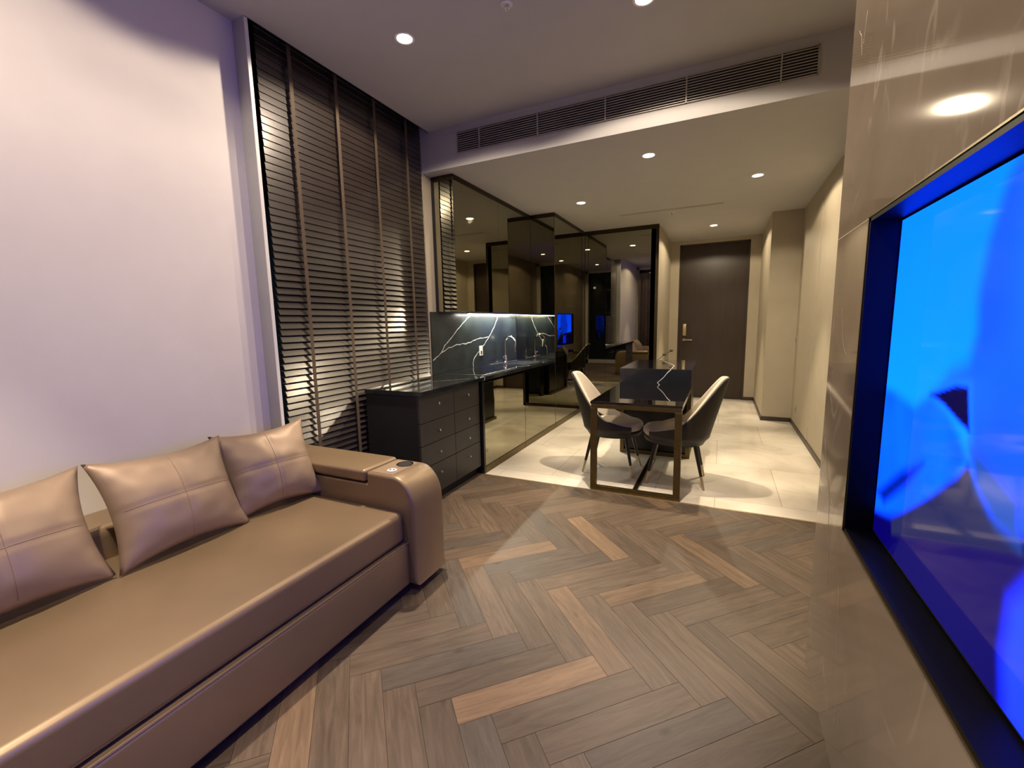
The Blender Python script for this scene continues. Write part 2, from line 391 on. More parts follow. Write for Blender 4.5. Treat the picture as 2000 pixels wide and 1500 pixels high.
# entrance wall with door
bm = BM(); D0, D1, DZ = -0.716, 0.367, 2.66
box(bm, XC - 0.1, D0, YD, YD + 0.12, 0, Z2); box(bm, D1, XR + 0.1, YD, YD + 0.12, 0, Z2); box(bm, D0, D1, YD, YD + 0.12, DZ, Z2)
struct('wall_back', bm, M['beige'])
bm = BM(); box(bm, D0 + 0.012, D1 - 0.012, YD + 0.03, YD + 0.08, 0.005, DZ - 0.012, 0.003)
dr = struct('door_1', bm, M['door'])
bm = BM(); box(bm, D0, D0 + 0.03, YD - 0.004, YD + 0.06, 0, DZ); box(bm, D1 - 0.03, D1, YD - 0.004, YD + 0.06, 0, DZ); box(bm, D0, D1, YD - 0.004, YD + 0.06, DZ - 0.03, DZ)
obj('door_frame', bm, M['door'], dr)
bm = BM(); box(bm, -0.640, -0.575, YD + 0.005, YD + 0.031, 1.10, 1.31, 0.012, 3); obj('door_lock', bm, M['gold'], dr, smooth=True, label='gold electronic door lock plate')
bm = BM(); tube(bm, [(-0.608, YD + 0.03, 1.03), (-0.608, YD - 0.03, 1.03)], 0.022, 16); tube(bm, [(-0.608, YD - 0.03, 1.03), (-0.60, YD - 0.04, 1.03), (-0.47, YD - 0.04, 1.028)], 0.011, 10)
obj('door_handle', bm, M['gold'], dr, smooth=True)
# right wall, step
bm = BM(); box(bm, XR, XR + 0.12, 1.8, YD + 0.1, 0, Z1); box(bm, XP, XR, YP, YD, 0, Z2)
struct('wall_right', bm, M['beige'])
# flush door joints in the right wall
bm = BM(); box(bm, XR - 0.006, XR + 0.01, 5.50, 6.60, 0.06, 2.55, 0.001)
d2 = struct('door_2', bm, M['beige'])
# skirtings
bm = BM(); box(bm, XR - 0.012, XR, 1.94, YP, 0, 0.055, 0.002); struct('baseboard_right', bm, M['base_trim'])
bm = BM(); box(bm, XP, XR - 0.012, YP - 0.012, YP, 0, 0.055, 0.002); box(bm, XP - 0.012, XP, YP - 0.012, YD, 0, 0.055, 0.002); struct('baseboard_step', bm, M['base_trim'])
bm = BM(); box(bm, D1, XP - 0.012, YD - 0.012, YD, 0, 0.055, 0.002); box(bm, XC, D0, YD - 0.012, YD, 0, 0.055, 0.002); struct('baseboard_back', bm, M['base_trim'])

# ---- marble media wall with the recess of the television
NY0, NY1, NZ0, NZ1 = 0.06, 1.547, 0.737, 1.637; DEP = 0.075
bm = BM(); YE = 1.94; RM = 0.004
box(bm, XM, XR, NY1, YE, -0.01, Z1); box(bm, XM, XR, YB, NY0, -0.01, Z1)
box(bm, XM, XR, NY0, NY1, -0.01, NZ0); box(bm, XM, XR, NY0, NY1, NZ1, Z1); box(bm, XM + DEP + 0.02, XR, NY0, NY1, NZ0, NZ1)
box(bm, XM - 0.0006, XM + 0.001, NY1 + 0.011, YE, NZ1 + 0.001, NZ1 + 0.0035, mi=1)
box(bm, XM - 0.0006, XM + 0.001, YB, NY0 - 0.011, NZ1 + 0.001, NZ1 + 0.0035, mi=1)
for pts in ([(1.86, 2.27), (1.83, 2.24), (1.81, 2.17)], [(1.78, 2.28), (1.80, 2.20)], [(1.62, 2.65), (1.57, 2.50), (1.50, 2.42)], [(1.80, 1.40), (1.76, 1.30), (1.70, 1.25)],
            [(1.90, 0.93), (1.80, 0.80), (1.74, 0.74)], [(1.78, 0.80), (1.72, 0.60), (1.70, 0.42)], [(1.55, 0.55), (1.52, 0.35)]):
    ribbon(bm, [(XM - 0.0004, y, z) for y, z in pts], 0.004, (-1, 0, 0), mi=1, jit=0.004)
struct('wall_media', bm, [M['tvstone'], M['joint']])
bm = BM(); q = 0.012
box(bm, XM - 0.004, XM + DEP, NY1 - q, NY1, NZ0, NZ1); box(bm, XM - 0.004, XM + DEP, NY0, NY0 + q, NZ0, NZ1)
box(bm, XM - 0.004, XM + DEP, NY0, NY1, NZ1 - q, NZ1); box(bm, XM - 0.004, XM + DEP, NY0, NY1, NZ0, NZ0 + q); box(bm, XM + DEP, XM + DEP + 0.02, NY0, NY1, NZ0, NZ1)
e = 0.004
for a in ((NY1, NY1 + e, NZ0 - e, NZ1 + e), (NY0 - e, NY0, NZ0 - e, NZ1 + e), (NY0 - e, NY1 + e, NZ1, NZ1 + e), (NY0 - e, NY1 + e, NZ0 - e, NZ0)):
    box(bm, XM - 0.006, XM + 0.002, a[0], a[1], a[2], a[3], mi=1)
struct('trim_4', bm, [M['liner'], M['bronze']])

# ---- wall behind the camera: tall window and curtain
bm = BM(); box(bm, -2.9, XR + 0.2, YB - 0.15, YB, -0.02, 0.12); box(bm, -2.9, XR + 0.2, YB - 0.15, YB, 2.98, Z1); box(bm, -2.9, -2.45, YB - 0.15, YB, 0, Z1); box(bm, 0.25, XR + 0.2, YB - 0.15, YB, 0, Z1)
struct('wall_front', bm, M['plaster'])
bm = BM()
for x in (-2.45, -1.55, -0.65, 0.20): box(bm, x, x + 0.05, YB - 0.12, YB - 0.04, 0.12, 2.98)
box(bm, -2.45, 0.25, YB - 0.12, YB - 0.04, 0.12, 0.17); box(bm, -2.45, 0.25, YB - 0.12, YB - 0.04, 2.93, 2.98)
w2 = struct('window_2', bm, M['matt_black'])
bm = BM(); box(bm, -2.42, 0.22, YB - 0.084, YB - 0.078, 0.15, 2.95); obj('pane', bm, M['glass'], w2)

# ================================================================== curtain
bm = BM(); N = 90; top, bot = [], []
for i in range(N + 1):
    x = -2.44 + 1.12 * i / N; y = YB + 0.12 + 0.035 * math.sin(i * 0.75) + 0.01 * math.sin(i * 1.9)
    top.append(bm.verts.new((x, y, 2.86))); bot.append(bm.verts.new((x, y + 0.01 * math.sin(i * 0.4), 0.03)))
for i in range(N): bm.faces.new((top[i], top[i + 1], bot[i + 1], bot[i]))
bmesh.ops.solidify(bm, geom=bm.faces[:], thickness=0.003)
tag(obj('curtain', bm, M['curtain'], smooth='all'), 'taupe pleated curtain drawn to the side of the night window', 'curtain')

# ================================================================== venetian blind
vb = thing('venetian_blind', 'dark brown wooden venetian blind covering the tall window beside the sofa', 'blind', (-2.49, 2.58, 0))
bm = BM(); z = 0.10; PITCH = 0.0430; BY0, BY1 = 1.865, 3.398
k = 0
while z < 3.20:
    jy = random.uniform(-0.002, 0.002); a = math.radians(65 + 17 * max(0, min(1, (z - 1.60) / 0.55)) + random.uniform(-0.8, 0.8))
    mt = Matrix.Translation((-2.49, 0, z)) @ Matrix.Rotation(a, 4, 'Y')
    box(bm, -0.0225, 0.0225, BY0 + jy, BY1 + jy, -0.0014, 0.0014, 0.0006, 1, mtx=mt)
    z += PITCH
obj('slats', bm, M['slat'], vb)
for y in (2.07, 2.43, 2.80, 3.175):
    bm = BM(); box(bm, -2.462, -2.4605, y - 0.013, y + 0.013, 0.05, 3.20); box(bm, -2.519, -2.5175, y - 0.013, y + 0.013, 0.05, 3.20)
    obj('ladder_tape', bm, M['tape'], vb)
bm = BM(); box(bm, -2.512, -2.466, BY0, BY1, 0.04, 0.065, 0.004); obj('bottom_rail', bm, M['slat'], vb)
bm = BM(); box(bm, -2.53, -2.45, BY0, BY1, 3.20, 3.26, 0.004); obj('headrail', bm, M['slat'], vb)

# ================================================================== sofa
SY0, SY1 = -0.78, 1.93
sofa = thing('sofa', 'long champagne brown leather sofa bed with a wide armrest against the white wall', 'sofa', (-1.95, 0.55, 0))
AX, AYI = -1.365, 1.665
bm = BM(); box(bm, -2.50, -1.400, SY0 + 0.25, AYI, 0.050, 0.275, 0.014, 3); obj('base_front', bm, M['leather'], sofa, smooth=True)
bm = BM(); box(bm, -2.28, -1.418, SY0 + 0.255, AYI - 0.002, 0.278, 0.440, 0.030, 5)
# gentle crown
for v in bm.verts:
    if v.co.z > 0.41: v.co.z += 0.008 * math.sin(PI * min(1, max(0, (v.co.x + 2.3) / 0.9)))
obj('seat_cushion', bm, M['leather'], sofa, smooth=True)
bm = BM(); tube(bm, [(-1.407, SY0 + 0.26, 0.274), (-1.407, AYI, 0.274)], 0.006, 8); obj('piping', bm, M['leather'], sofa, smooth=True)
bm = BM(); box(bm, -2.525, -2.27, SY0 + 0.24, AYI, 0.26, 0.58, 0.05, 4); obj('backrest', bm, M['leather'], sofa, smooth=True)
# armrests: an outline in x-z extruded along y
def arm(y0, y1, lid):
    pts = [(-2.44, 0.045), (AX + 0.012, 0.045), (AX, 0.075)]
    RX, RZ = 0.135, 0.175; cz = 0.612
    for i in range(13):
        a = i / 12 * PI / 2; pts.append((AX - RX + RX * math.cos(a) ** 0.9 if i < 12 else AX - RX, cz - RZ + RZ * math.sin(a)))
    if lid: pts += [(-1.66, cz), (-1.665, 0.548), (-2.44, 0.548)]
    else: pts += [(-2.44, cz)]
    b = BM(); prism_xz(b, pts, y0, y1, bev=0.018)
    a_ = obj('armrest', b, M['leather'], sofa, smooth=True)
    if lid:
        b = BM(); box(b, -2.438, -1.672, y0 - 0.004, y1 + 0.003, 0.556, 0.622, 0.020, 4); obj('armrest_lid', b, M['leather'], a_, smooth=True)
        b = BM(); box(b, -1.65, -1.508, y0 + 0.025, y1 - 0.025, 0.607, 0.6135, 0.002); obj('console_plate', b, M['pillow'], a_)
        b = BM(); lathe(b, [(0.032, 0.0), (0.036, 0.002), (0.046, 0.0045), (0.046, 0.0065), (0.037, 0.0065), (0.035, 0.003), (0.0, 0.003)], (-1.553, 1.850, 0.611)); obj('cup_holder', b, M['chrome'], a_, smooth=True)
        b = BM(); lathe(b, [(0.0, 0.0), (0.037, 0.0), (0.037, 0.0035), (0.0, 0.0035)], (-1.553, 1.850, 0.6142)); obj('cup_well', b, M['matt_black'], a_)
        b = BM(); lathe(b, [(0.0, 0.0), (0.026, 0.0), (0.026, 0.004), (0.022, 0.005), (0.0, 0.005)], (-1.550, 1.740, 0.6135)); obj('socket', b, M['rim'], a_, smooth=True)
        b = BM()
        for dx, dy in ((-0.009, -0.003), (0.009, 0.004)): box(b, -1.550 + dx - 0.005, -1.550 + dx + 0.005, 1.740 + dy - 0.006, 1.740 + dy + 0.006, 0.6183, 0.6192)
        obj('button', b, M['black'], a_)
    return a_
arm(AYI, SY1, True); arm(SY0, SY0 + 0.25, False)
for x in (-1.44, -2.42):
    for y in (SY0 + 0.12, SY1 - 0.13):
        bm = BM(); lathe(bm, [(0.018, 0), (0.022, 0.004), (0.020, 0.046)], (x, y, 0)); obj('foot', bm, M['chrome'], sofa, smooth=True)
bm = BM(); box(bm, -1.425, -1.418, 0.40, 0.47, 0.258, 0.266, 0.002); obj('pull_tab', bm, M['leather'], sofa)

# ---- throw pillows
def pillow_mesh(Wd, Hh, Tk, seed):
    bm = BM(); rnd = random.Random(seed); N = 30; front, back = {}, {}
    for i in range(N + 1):
        for j in range(N + 1):
            u = -1 + 2 * i / N; v = -1 + 2 * j / N
            pin = 1 - 0.15 * (1 - u * u) * (abs(v) ** 2.5); pin2 = 1 - 0.13 * (1 - v * v) * (abs(u) ** 2.5)
            x = u * Wd / 2 * pin2; y = v * Hh / 2 * pin
            t = ((1 - u * u) * (1 - v * v)) ** 0.62 * Tk / 2
            rim = max(abs(u), abs(v))
            wr = 0.006 * noise.noise(Vector((u * 3 + seed, v * 3, seed))) * (1 - rim ** 8)
            if rim > 0.75: wr += 0.005 * min(1, abs(u * v) * 8) * math.sin(14 * (u if abs(v) > abs(u) else v) * PI / 2) * (rim - 0.75) * 4 * (1 - rim) * 3
            cr = -0.004 * math.exp(-(u / 0.04) ** 2) - 0.004 * math.exp(-(v / 0.04) ** 2)
            edge = t < 1e-5
            front[i, j] = bm.verts.new((x, y, max(0.001, t + wr + (cr if t > 0.02 else 0))))
            back[i, j] = front[i, j] if False else bm.verts.new((x, y, -max(0.001, t + wr)))
    for i in range(N):
        for j in range(N):
            bm.faces.new((front[i, j], front[i + 1, j], front[i + 1, j + 1], front[i, j + 1]))
            bm.faces.new((back[i, j], back[i, j + 1], back[i + 1, j + 1], back[i + 1, j]))
    bmesh.ops.remove_doubles(bm, verts=[v for v in bm.verts if abs(v.co.z) < 0.0015], dist=0.0025)
    return bm
def pillow(y, x0, lean, rz, roll, label, seed, Wd=0.525, Hh=0.46):
    t = thing('throw_pillow', label, 'pillow', (x0, y, 0.443), 0, 'leather pillows on the sofa')
    # local pillow: x = width, y = height, z = face normal
    mt = Matrix.Rotation(rz, 4, 'Z') @ Matrix.Rotation(-lean, 4, 'Y') @ Matrix.Translation((0, 0, Hh / 2)) @ Matrix(((0, 0, 1, 0), (1, 0, 0, 0), (0, 1, 0, 0), (0, 0, 0, 1))) @ Matrix.Rotation(roll, 4, 'Z')
    b = pillow_mesh(Wd, Hh, 0.19, seed); b.transform(mt)
    c = obj('cover', b, M['pillow'], t, world=False, smooth='all')
    b = BM(); K = 24
    for horiz in (0, 1):
        pts = []
        for i in range(2, K - 1):
            q_ = -1 + 2 * i / K; tt = (1 - q_ * q_) ** 0.62 * 0.095 - 0.004 - 0.004 * math.exp(-(q_ / 0.04) ** 2)
            uu, vv = (q_, 0) if horiz else (0, q_)
            tt += 0.006 * noise.noise(Vector((uu * 3 + seed, vv * 3, seed))) * (1 - abs(q_) ** 8) + 0.0003
            k_ = 1 - (0.13 if horiz else 0.15) * abs(q_) ** 2.5
            pts.append(mt @ Vector((uu * Wd / 2 * k_, vv * Hh / 2 * k_, tt)))
        tube(b, pts, 0.0016, 6)
    obj('seam', b, M['seam'], t, world=False, smooth=True)
    return t
pillow(0.490, -2.045, 0.43, 0.0, 0.0, 'brown leather pillow nearest the left edge of the photo', 3)
pillow(1.015, -2.030, 0.43, 0.02, -0.02, 'brown leather pillow in the middle of the sofa, showing a stitched cross', 11)
pillow(1.450, -2.045, 0.42, -0.20, 0.02, 'brown leather pillow leaning beside the armrest', 23, Wd=0.475, Hh=0.45)

# ================================================================== television
TZ0, TZ1, TY0, TY1 = NZ0 + q + 0.002, NZ1 - q - 0.002, NY0 + q + 0.002, NY1 - q - 0.002
tv = thing('television', 'large flat television showing a bright blue picture, set in the marble wall', 'television', (XM + DEP, (TY0 + TY1) / 2, TZ0))
bm = BM(); box(bm, XM + DEP - 0.012, XM + DEP - 0.001, TY0, TY1, TZ0, TZ1, 0.003); obj('casing', bm, M['matt_black'], tv)
POLY = {
 'right': [(1.018, 1.62), (1.045, 1.589), (1.084, 1.497), (1.097, 1.41), (1.085, 1.337), (1.102, 1.28), (1.166, 1.258), (1.212, 1.218), (1.244, 1.198), (1.139, 1.234), (1.091, 1.237), (1.066, 1.152), (1.039, 1.092), (0.971, 1.044), (0.883, 1.016), (0.5, 0.95), (0.45, 1.3), (0.6, 1.62)],
 'blob': [(1.607, 1.171), (1.45, 1.171), (1.33, 1.156), (1.244, 1.198), (1.168, 1.18), (1.107, 1.142), (1.06, 1.105), (1.096, 1.059), (1.167, 0.991), (1.225, 0.921), (1.534, 0.811)],
 'tri': [(1.249, 1.198), (1.139, 1.234), (1.091, 1.237), (1.067, 1.156), (1.112, 1.166), (1.181, 1.188)],
 'gray': [(1.174, 0.999), (1.096, 1.059), (1.059, 1.101), (1.015, 1.063), (0.976, 1.032), (0.884, 1.019), (0.882, 1.012), (1.387, 0.809), (1.398, 0.846)],
 'navy': [(1.6, 0.79), (1.357, 0.82), (0.884, 0.995), (0.05, 1.0), (0.05, 0.7), (1.6, 0.7)],
 'br': [(0.84, 1.0), (0.888, 0.929), (0.889, 0.842), (0.864, 0.75), (0.6, 0.75), (0.6, 1.0)],
 'streak': [(1.521, 0.877), (1.365, 0.988), (1.244, 1.044), (1.325, 0.962), (1.461, 0.863)],
 'lite': [(1.061, 1.134), (1.014, 1.128), (0.899, 1.089), (0.884, 1.019), (0.952, 1.025), (1.033, 1.066)],
}
def sdist(poly, x, y):
    ins = False; d = 1e9; j = len(poly) - 1
    for i in range(len(poly)):
        x1, y1 = poly[i]; x2, y2 = poly[j]
        if (y1 > y) != (y2 > y) and x < (x2 - x1) * (y - y1) / (y2 - y1) + x1: ins = not ins
        dx, dy = x2 - x1, y2 - y1; t = max(0, min(1, ((x - x1) * dx + (y - y1) * dy) / (dx * dx + dy * dy + 1e-12)))
        d = min(d, math.hypot(x - x1 - t * dx, y - y1 - t * dy)); j = i
    return d if ins else -d
def lin(c): return tuple(((v / 255 + 0.055) / 1.055) ** 2.4 if v > 10 else v / 255 / 12.92 for v in c)
VB = 8.5      # the very saturated blue of the panel is stronger than the camera can record
POLY['under'] = [(1.7, 1.02), (1.25, 1.06), (1.0, 1.06), (0.0, 1.06), (0.0, 0.5), (1.7, 0.5)]
POLY['navy'] = [(1.6, 0.80), (1.357, 0.845), (0.884, 1.04), (0.05, 1.1), (0.05, 0.7), (1.6, 0.7)]
LAY = [('under', (6, 24, 150), 0.03, 1), ('right', (26, 104, 255), 0.028, 1.3), ('blob', (8, 112, 255), 0.022, 1.4), ('streak', (0, 35, 170), 0.02, 1.0), ('navy', (6, 0, 105), 0.012, 1.0), ('gray', (42, 46, 96), 0.010, 1.0),
       ('br', (35, 80, 250), 0.03, 1.0), ('lite', (40, 90, 200), 0.02, 1.0), ('tri', (2, 0, 72), 0.008, 1.0)]
bm = BM(); pc = bm.loops.layers.float_color.new('picture'); NX, NZ = 220, 130; gv = {}; gc = {}
B0, B1, C0, C1 = TY0 + 0.006, TY1 - 0.004, TZ0 + 0.008, TZ1 - 0.004
for i in range(NX + 1):
    for j in range(NZ + 1):
        y = B0 + (B1 - B0) * i / NX; z = C0 + (C1 - C0) * j / NZ
        gv[i, j] = bm.verts.new((XM + DEP - 0.0135, y, z))
        hh = max(0, min(1, (z - 1.15) / 0.45)); g_ = lin((10, 166 - 18 * hh, 255)); c = [g_[0], g_[1], VB * 1.0]
        for nm, colr, soft, gain in LAY:
            s = sdist(POLY[nm], y, z); a = max(0, min(1, 0.5 + s / soft / 2)); a = a * a * (3 - 2 * a)
            if a > 0:
                l = list(lin(colr)); nz = noise.noise(Vector((y * 9, z * 5, 3.1)))
                if colr[2] > 240: l[2] *= VB * 0.55; l[1] *= (1 + 0.45 * nz)
                c = [c[k] * (1 - a) + l[k] * a for k in range(3)]
        gc[i, j] = (c[0], c[1], c[2], 1)
for i in range(NX):
    for j in range(NZ):
        ids = ((i, j), (i, j + 1), (i + 1, j + 1), (i + 1, j)); f = bm.faces.new([gv[k] for k in ids])
        for lp, k in zip(f.loops, ids): lp[pc] = gc[k]
obj('screen', bm, M['screen'], tv)

# ================================================================== drawer cabinet beside the kitchen
LY0, LY1, LX = 2.51, 3.385, -1.95
cab = thing('drawer_cabinet', 'low charcoal drawer cabinet standing between the sofa armrest and the kitchen', 'cabinet', (-2.2, 2.95, 0))
bm = BM(); box(bm, -2.450, LX - 0.02, LY0, LY1, 0.08, 0.866, 0.002); obj('body', bm, M['matt_black'], cab)
bm = BM(); box(bm, -2.450, LX - 0.05, LY0 + 0.03, LY1, 0.0, 0.08); obj('plinth', bm, M['matt_black'], cab)
ym = (LY0 + LY1) / 2 + 0.02
rows = [(0.66, 0.866), (0.49, 0.655), (0.32, 0.485), (0.085, 0.315)]
for (a, b) in ((LY0, ym - 0.002), (ym + 0.002, LY1 - 0.01)):
    for (z0, z1) in rows:
        bm = BM(); box(bm, LX - 0.02, LX, a, b, z0, z1, 0.0015); d = obj('drawer', bm, M['charcoal'], cab)
        yk = (a + b) / 2; zk = z1 - 0.085 if z1 > 0.4 else z1 - 0.08
        bm = BM(); tube(bm, [(LX - 0.002, yk, zk), (LX + 0.010, yk, zk), (LX + 0.011, yk, zk), (LX + 0.018, yk, zk), (LX + 0.020, yk, zk)], [0.005, 0.005, 0.010, 0.010, 0.007], 14); obj('knob', bm, M['steel'], d, smooth=True)

# ================================================================== kitchen base units, worktop, wall units
KX, KY0, KY1 = -1.93, 3.39, 5.33
TOPZ = 0.90
base_defs = [(3.43, 4.350, 'wide bronze mirrored base cabinet next to the charcoal drawers'), (4.354, 5.326, 'bronze mirrored base cabinet below the faucet')]
bm = BM(); box(bm, -2.44, KX + 0.002, 3.400, 3.427, 0.0, 0.866, 0.001); tag(obj('filler_panel', bm, M['black']), 'narrow black upright panel closing the kitchen run beside the drawers', 'panel')
for a, b, lb in base_defs:
    t = thing('base_cabinet', lb, 'cabinet', (-2.2, (a + b) / 2, 0), 0, 'kitchen base cabinets')
    bm = BM(); box(bm, XK + 0.005, KX - 0.02, a, b, 0.07, 0.70); obj('body', bm, M['matt_black'], t)
    bm = BM(); box(bm, XK + 0.005, KX + 0.002, a, b, 0.0, 0.065, 0.001); obj('plinth', bm, M['bronze'], t)
    bm = BM(); box(bm, KX - 0.018, KX, a + 0.002, b - 0.002, 0.07, 0.845, 0.001); obj('door', bm, M['mirror'], t)
wt = thing('worktop', 'long black marble worktop over the kitchen cabinets, with white veins', 'worktop', (-2.2, 3.9, 0.87))
bm = BM(); SX0, SX1, SYa, SYb = -2.36, -2.03, 4.62, 5.12
HX0, HX1, HY0, HY1 = -2.43, -1.99, 3.52, 4.24
for a in ((-2.452, KX + 0.008, LY0 - 0.008, 3.425), (XK + 0.002, KX + 0.008, 3.425, SYa), (XK + 0.002, SX0, SYa, SYb), (SX1, KX + 0.008, SYa, SYb), (XK + 0.002, KX + 0.008, SYb, KY1 - 0.002)):
    box(bm, a[0], a[1], a[2], a[3], TOPZ - 0.032, TOPZ)
ribbon(bm, [(KX + 0.0085, 3.44, .898), (KX + 0.0085, 3.43, .868)], .008, (1, 0, 0), 1)
ribbon(bm, [(-2.0, 4.28, TOPZ + .0005), (-2.05, 4.4, TOPZ + .0005), (-1.95, 4.55, TOPZ + .0005)], .010, (0, 0, 1), 1, .004)
ribbon(bm, [(-2.46, 4.55, TOPZ + .0005), (-2.41, 5.2, TOPZ + .0005)], .008, (0, 0, 1), 1, .004)
ribbon(bm, [(-2.2, 2.6, TOPZ + .0005), (-2.3, 2.9, TOPZ + .0005), (-1.99, 3.3, TOPZ + .0005)], .006, (0, 0, 1), 1, .004)
obj('slab', bm, [M['nero'], M['vein']], wt)
hb = thing('cooktop', 'flat black glass cooktop with pale metal rim set in the worktop', 'cooktop', ((HX0 + HX1) / 2, (HY0 + HY1) / 2, TOPZ))
bm = BM(); box(bm, HX0, HX1, HY0, HY1, TOPZ + 0.0005, TOPZ + 0.006, 0.001); obj('rim', bm, M['steel'], hb)
bm = BM(); box(bm, HX0 + 0.012, HX1 - 0.012, HY0 + 0.012, HY1 - 0.012, TOPZ + 0.002, TOPZ + 0.0075, 0.001); obj('glass_plate', bm, M['tabletop'], hb)
bm = BM(); t_ = 0.004
box(bm, SX0, SX1, SYa, SYb, TOPZ - 0.19, TOPZ - 0.186); box(bm, SX0, SX0 + t_, SYa, SYb, TOPZ - 0.19, TOPZ - 0.002); box(bm, SX1 - t_, SX1, SYa, SYb, TOPZ - 0.19, TOPZ - 0.002)
box(bm, SX0, SX1, SYa, SYa + t_, TOPZ - 0.19, TOPZ - 0.002); box(bm, SX0, SX1, SYb - t_, SYb, TOPZ - 0.19, TOPZ - 0.002)
sk = thing('sink', 'steel sink basin sunk into the marble worktop under the faucet', 'sink', ((SX0 + SX1) / 2, (SYa + SYb) / 2, TOPZ - 0.19))
obj('basin', bm, M['steel'], sk)
bm = BM(); lathe(bm, [(0.0, 0), (0.028, 0), (0.03, 0.002), (0.02, 0.003), (0.0, 0.003)], ((SX0 + SX1) / 2, (SYa + SYb) / 2, TOPZ - 0.186)); obj('drain', bm, M['chrome'], sk, smooth=True)
# faucet
fy, fx = 4.86, -2.415
fc = thing('faucet', 'tall chrome gooseneck faucet at the back of the worktop', 'faucet', (fx, fy, TOPZ))
bm = BM(); lathe(bm, [(0.030, 0), (0.030, 0.006), (0.024, 0.012), (0.022, 0.075), (0.017, 0.09)], (fx, fy, TOPZ)); obj('base', bm, M['chrome'], fc, smooth=True)
pts = [(fx, fy, TOPZ + 0.08), (fx, fy, TOPZ + 0.24)]
for i in range(1, 13):
    a = PI * i / 12 * 1.08; pts.append((fx + 0.075 * (1 - math.cos(a)), fy - 0.02 * i / 12, TOPZ + 0.24 + 0.075 * math.sin(a)))
bm = BM(); tube(bm, pts, 0.011, 14); obj('neck', bm, M['chrome'], fc, smooth=True)
px_, py_, pz_ = pts[-1]
bm = BM(); tube(bm, [(px_, py_, pz_ + 0.005), (px_ - 0.008, py_, pz_ - 0.07), (px_ - 0.009, py_, pz_ - 0.085)], [0.013, 0.017, 0.014], 14); obj('spray_head', bm, M['chrome'], fc, smooth=True)
bm = BM(); tube(bm, [(fx, fy - 0.015, TOPZ + 0.05), (fx, fy - 0.045, TOPZ + 0.055), (fx + 0.02, fy - 0.09, TOPZ + 0.075)], [0.010, 0.008, 0.005], 10); obj('lever', bm, M['chrome'], fc, smooth=True)

# backsplash slab
bm = BM(); XS = XK + 0.012; box(bm, XK + 0.001, XS, 3.432, KY1 - 0.002, TOPZ + 0.001, 1.498)
V = lambda pts, wd: ribbon(bm, [(XS + 0.0005, y, z) for y, z in pts], wd, (1, 0, 0), 1, 0.004)
V([(3.437, 1.037), (3.585, 1.109), (3.72, 1.145), (3.86, 1.168), (4.05, 1.172), (4.15, 1.185), (4.309, 1.214), (4.562, 1.225)], .009)
V([(3.585, 1.109), (3.64, 1.17), (3.732, 1.222), (3.93, 1.35), (4.138, 1.469), (4.16, 1.495)], .008)
V([(4.81, 1.495), (4.784, 1.431), (4.70, 1.34), (4.60, 1.25), (4.562, 1.225), (4.436, 1.135), (4.266, 1.04), (4.20, 0.99), (4.181, .95), (4.187, .903)], .009)
obj_ = obj('backsplash', bm, [M['splash'], M['vein']]); tag(obj_, 'black marble backsplash with branching white veins behind the cooktop', 'backsplash')
# socket on the backsplash
so = thing('wall_socket', 'small grey wall socket on the black marble backsplash', 'socket', (XS, 4.36, 1.07))
bm = BM(); box(bm, XS, XS + 0.009, 4.325, 4.395, 1.02, 1.13, 0.003); obj('face_plate', bm, M['white'], so)
bm = BM(); box(bm, XS + 0.009, XS + 0.0105, 4.345, 4.375, 1.035, 1.075); obj('insert', bm, M['charcoal'], so)

# wall units
UX, UY0, UZ = -2.252, 3.54, 1.50
UT = Z2 - 0.02
uw = thing('wall_cabinet', 'bronze mirrored wall cabinet hung above the worktop', 'cabinet', (-2.37, 4.4, UZ))
bm = BM(); box(bm, XK + 0.002, UX - 0.02, UY0 + 0.012, KY1 - 0.002, UZ + 0.004, UT); obj('body', bm, M['matt_black'], uw)
bm = BM(); box(bm, UX - 0.02, UX, UY0 + 0.002, 4.434, UZ, UT - 0.03, 0.0006); obj('door', bm, M['mirror'], uw)
bm = BM(); box(bm, UX - 0.02, UX, 4.436, KY1 - 0.003, UZ, UT - 0.03, 0.0006); obj('door', bm, M['mirror'], uw)
bm = BM(); box(bm, XK + 0.035, UX - 0.001, UY0, UY0 + 0.010, UZ, UT - 0.03, 0.0006); obj('side_panel', bm, M['mirror'], uw)
bm = BM(); box(bm, XK + 0.002, XK + 0.034, UY0 - 0.001, UY0 + 0.012, UZ, UT - 0.03); obj('edge_strip', bm, M['matt_black'], uw)
bm = BM(); box(bm, XK + 0.002, UX + 0.001, UY0, KY1 - 0.002, UT - 0.03, Z2 - 0.002, 0.001); obj('cornice', bm, M['bronze_dark'], uw)
ls = thing('led_strip', 'glowing white light strip under the mirrored wall cabinet', 'light', (-2.40, 4.65, UZ - 0.012))
bm = BM(); box(bm, -2.415, -2.385, 3.98, KY1 - 0.02, UZ - 0.013, UZ); obj('channel', bm, M['steel'], ls)
bm = BM(); box(bm, -2.411, -2.389, 3.985, KY1 - 0.025, UZ - 0.016, UZ - 0.012); obj('diffuser', bm, M['led'], ls)
ld = bpy.data.lights.new('strip_glow', 'AREA'); ld.shape = 'RECTANGLE'; ld.size = 0.02; ld.size_y = 1.3; ld.energy = P_LED; ld.color = (1.0, 0.96, 0.80)
lo = bpy.data.objects.new('strip_glow', ld); COL.objects.link(lo); lo.parent = ls; lo.location = (0, 0.01, -0.006)

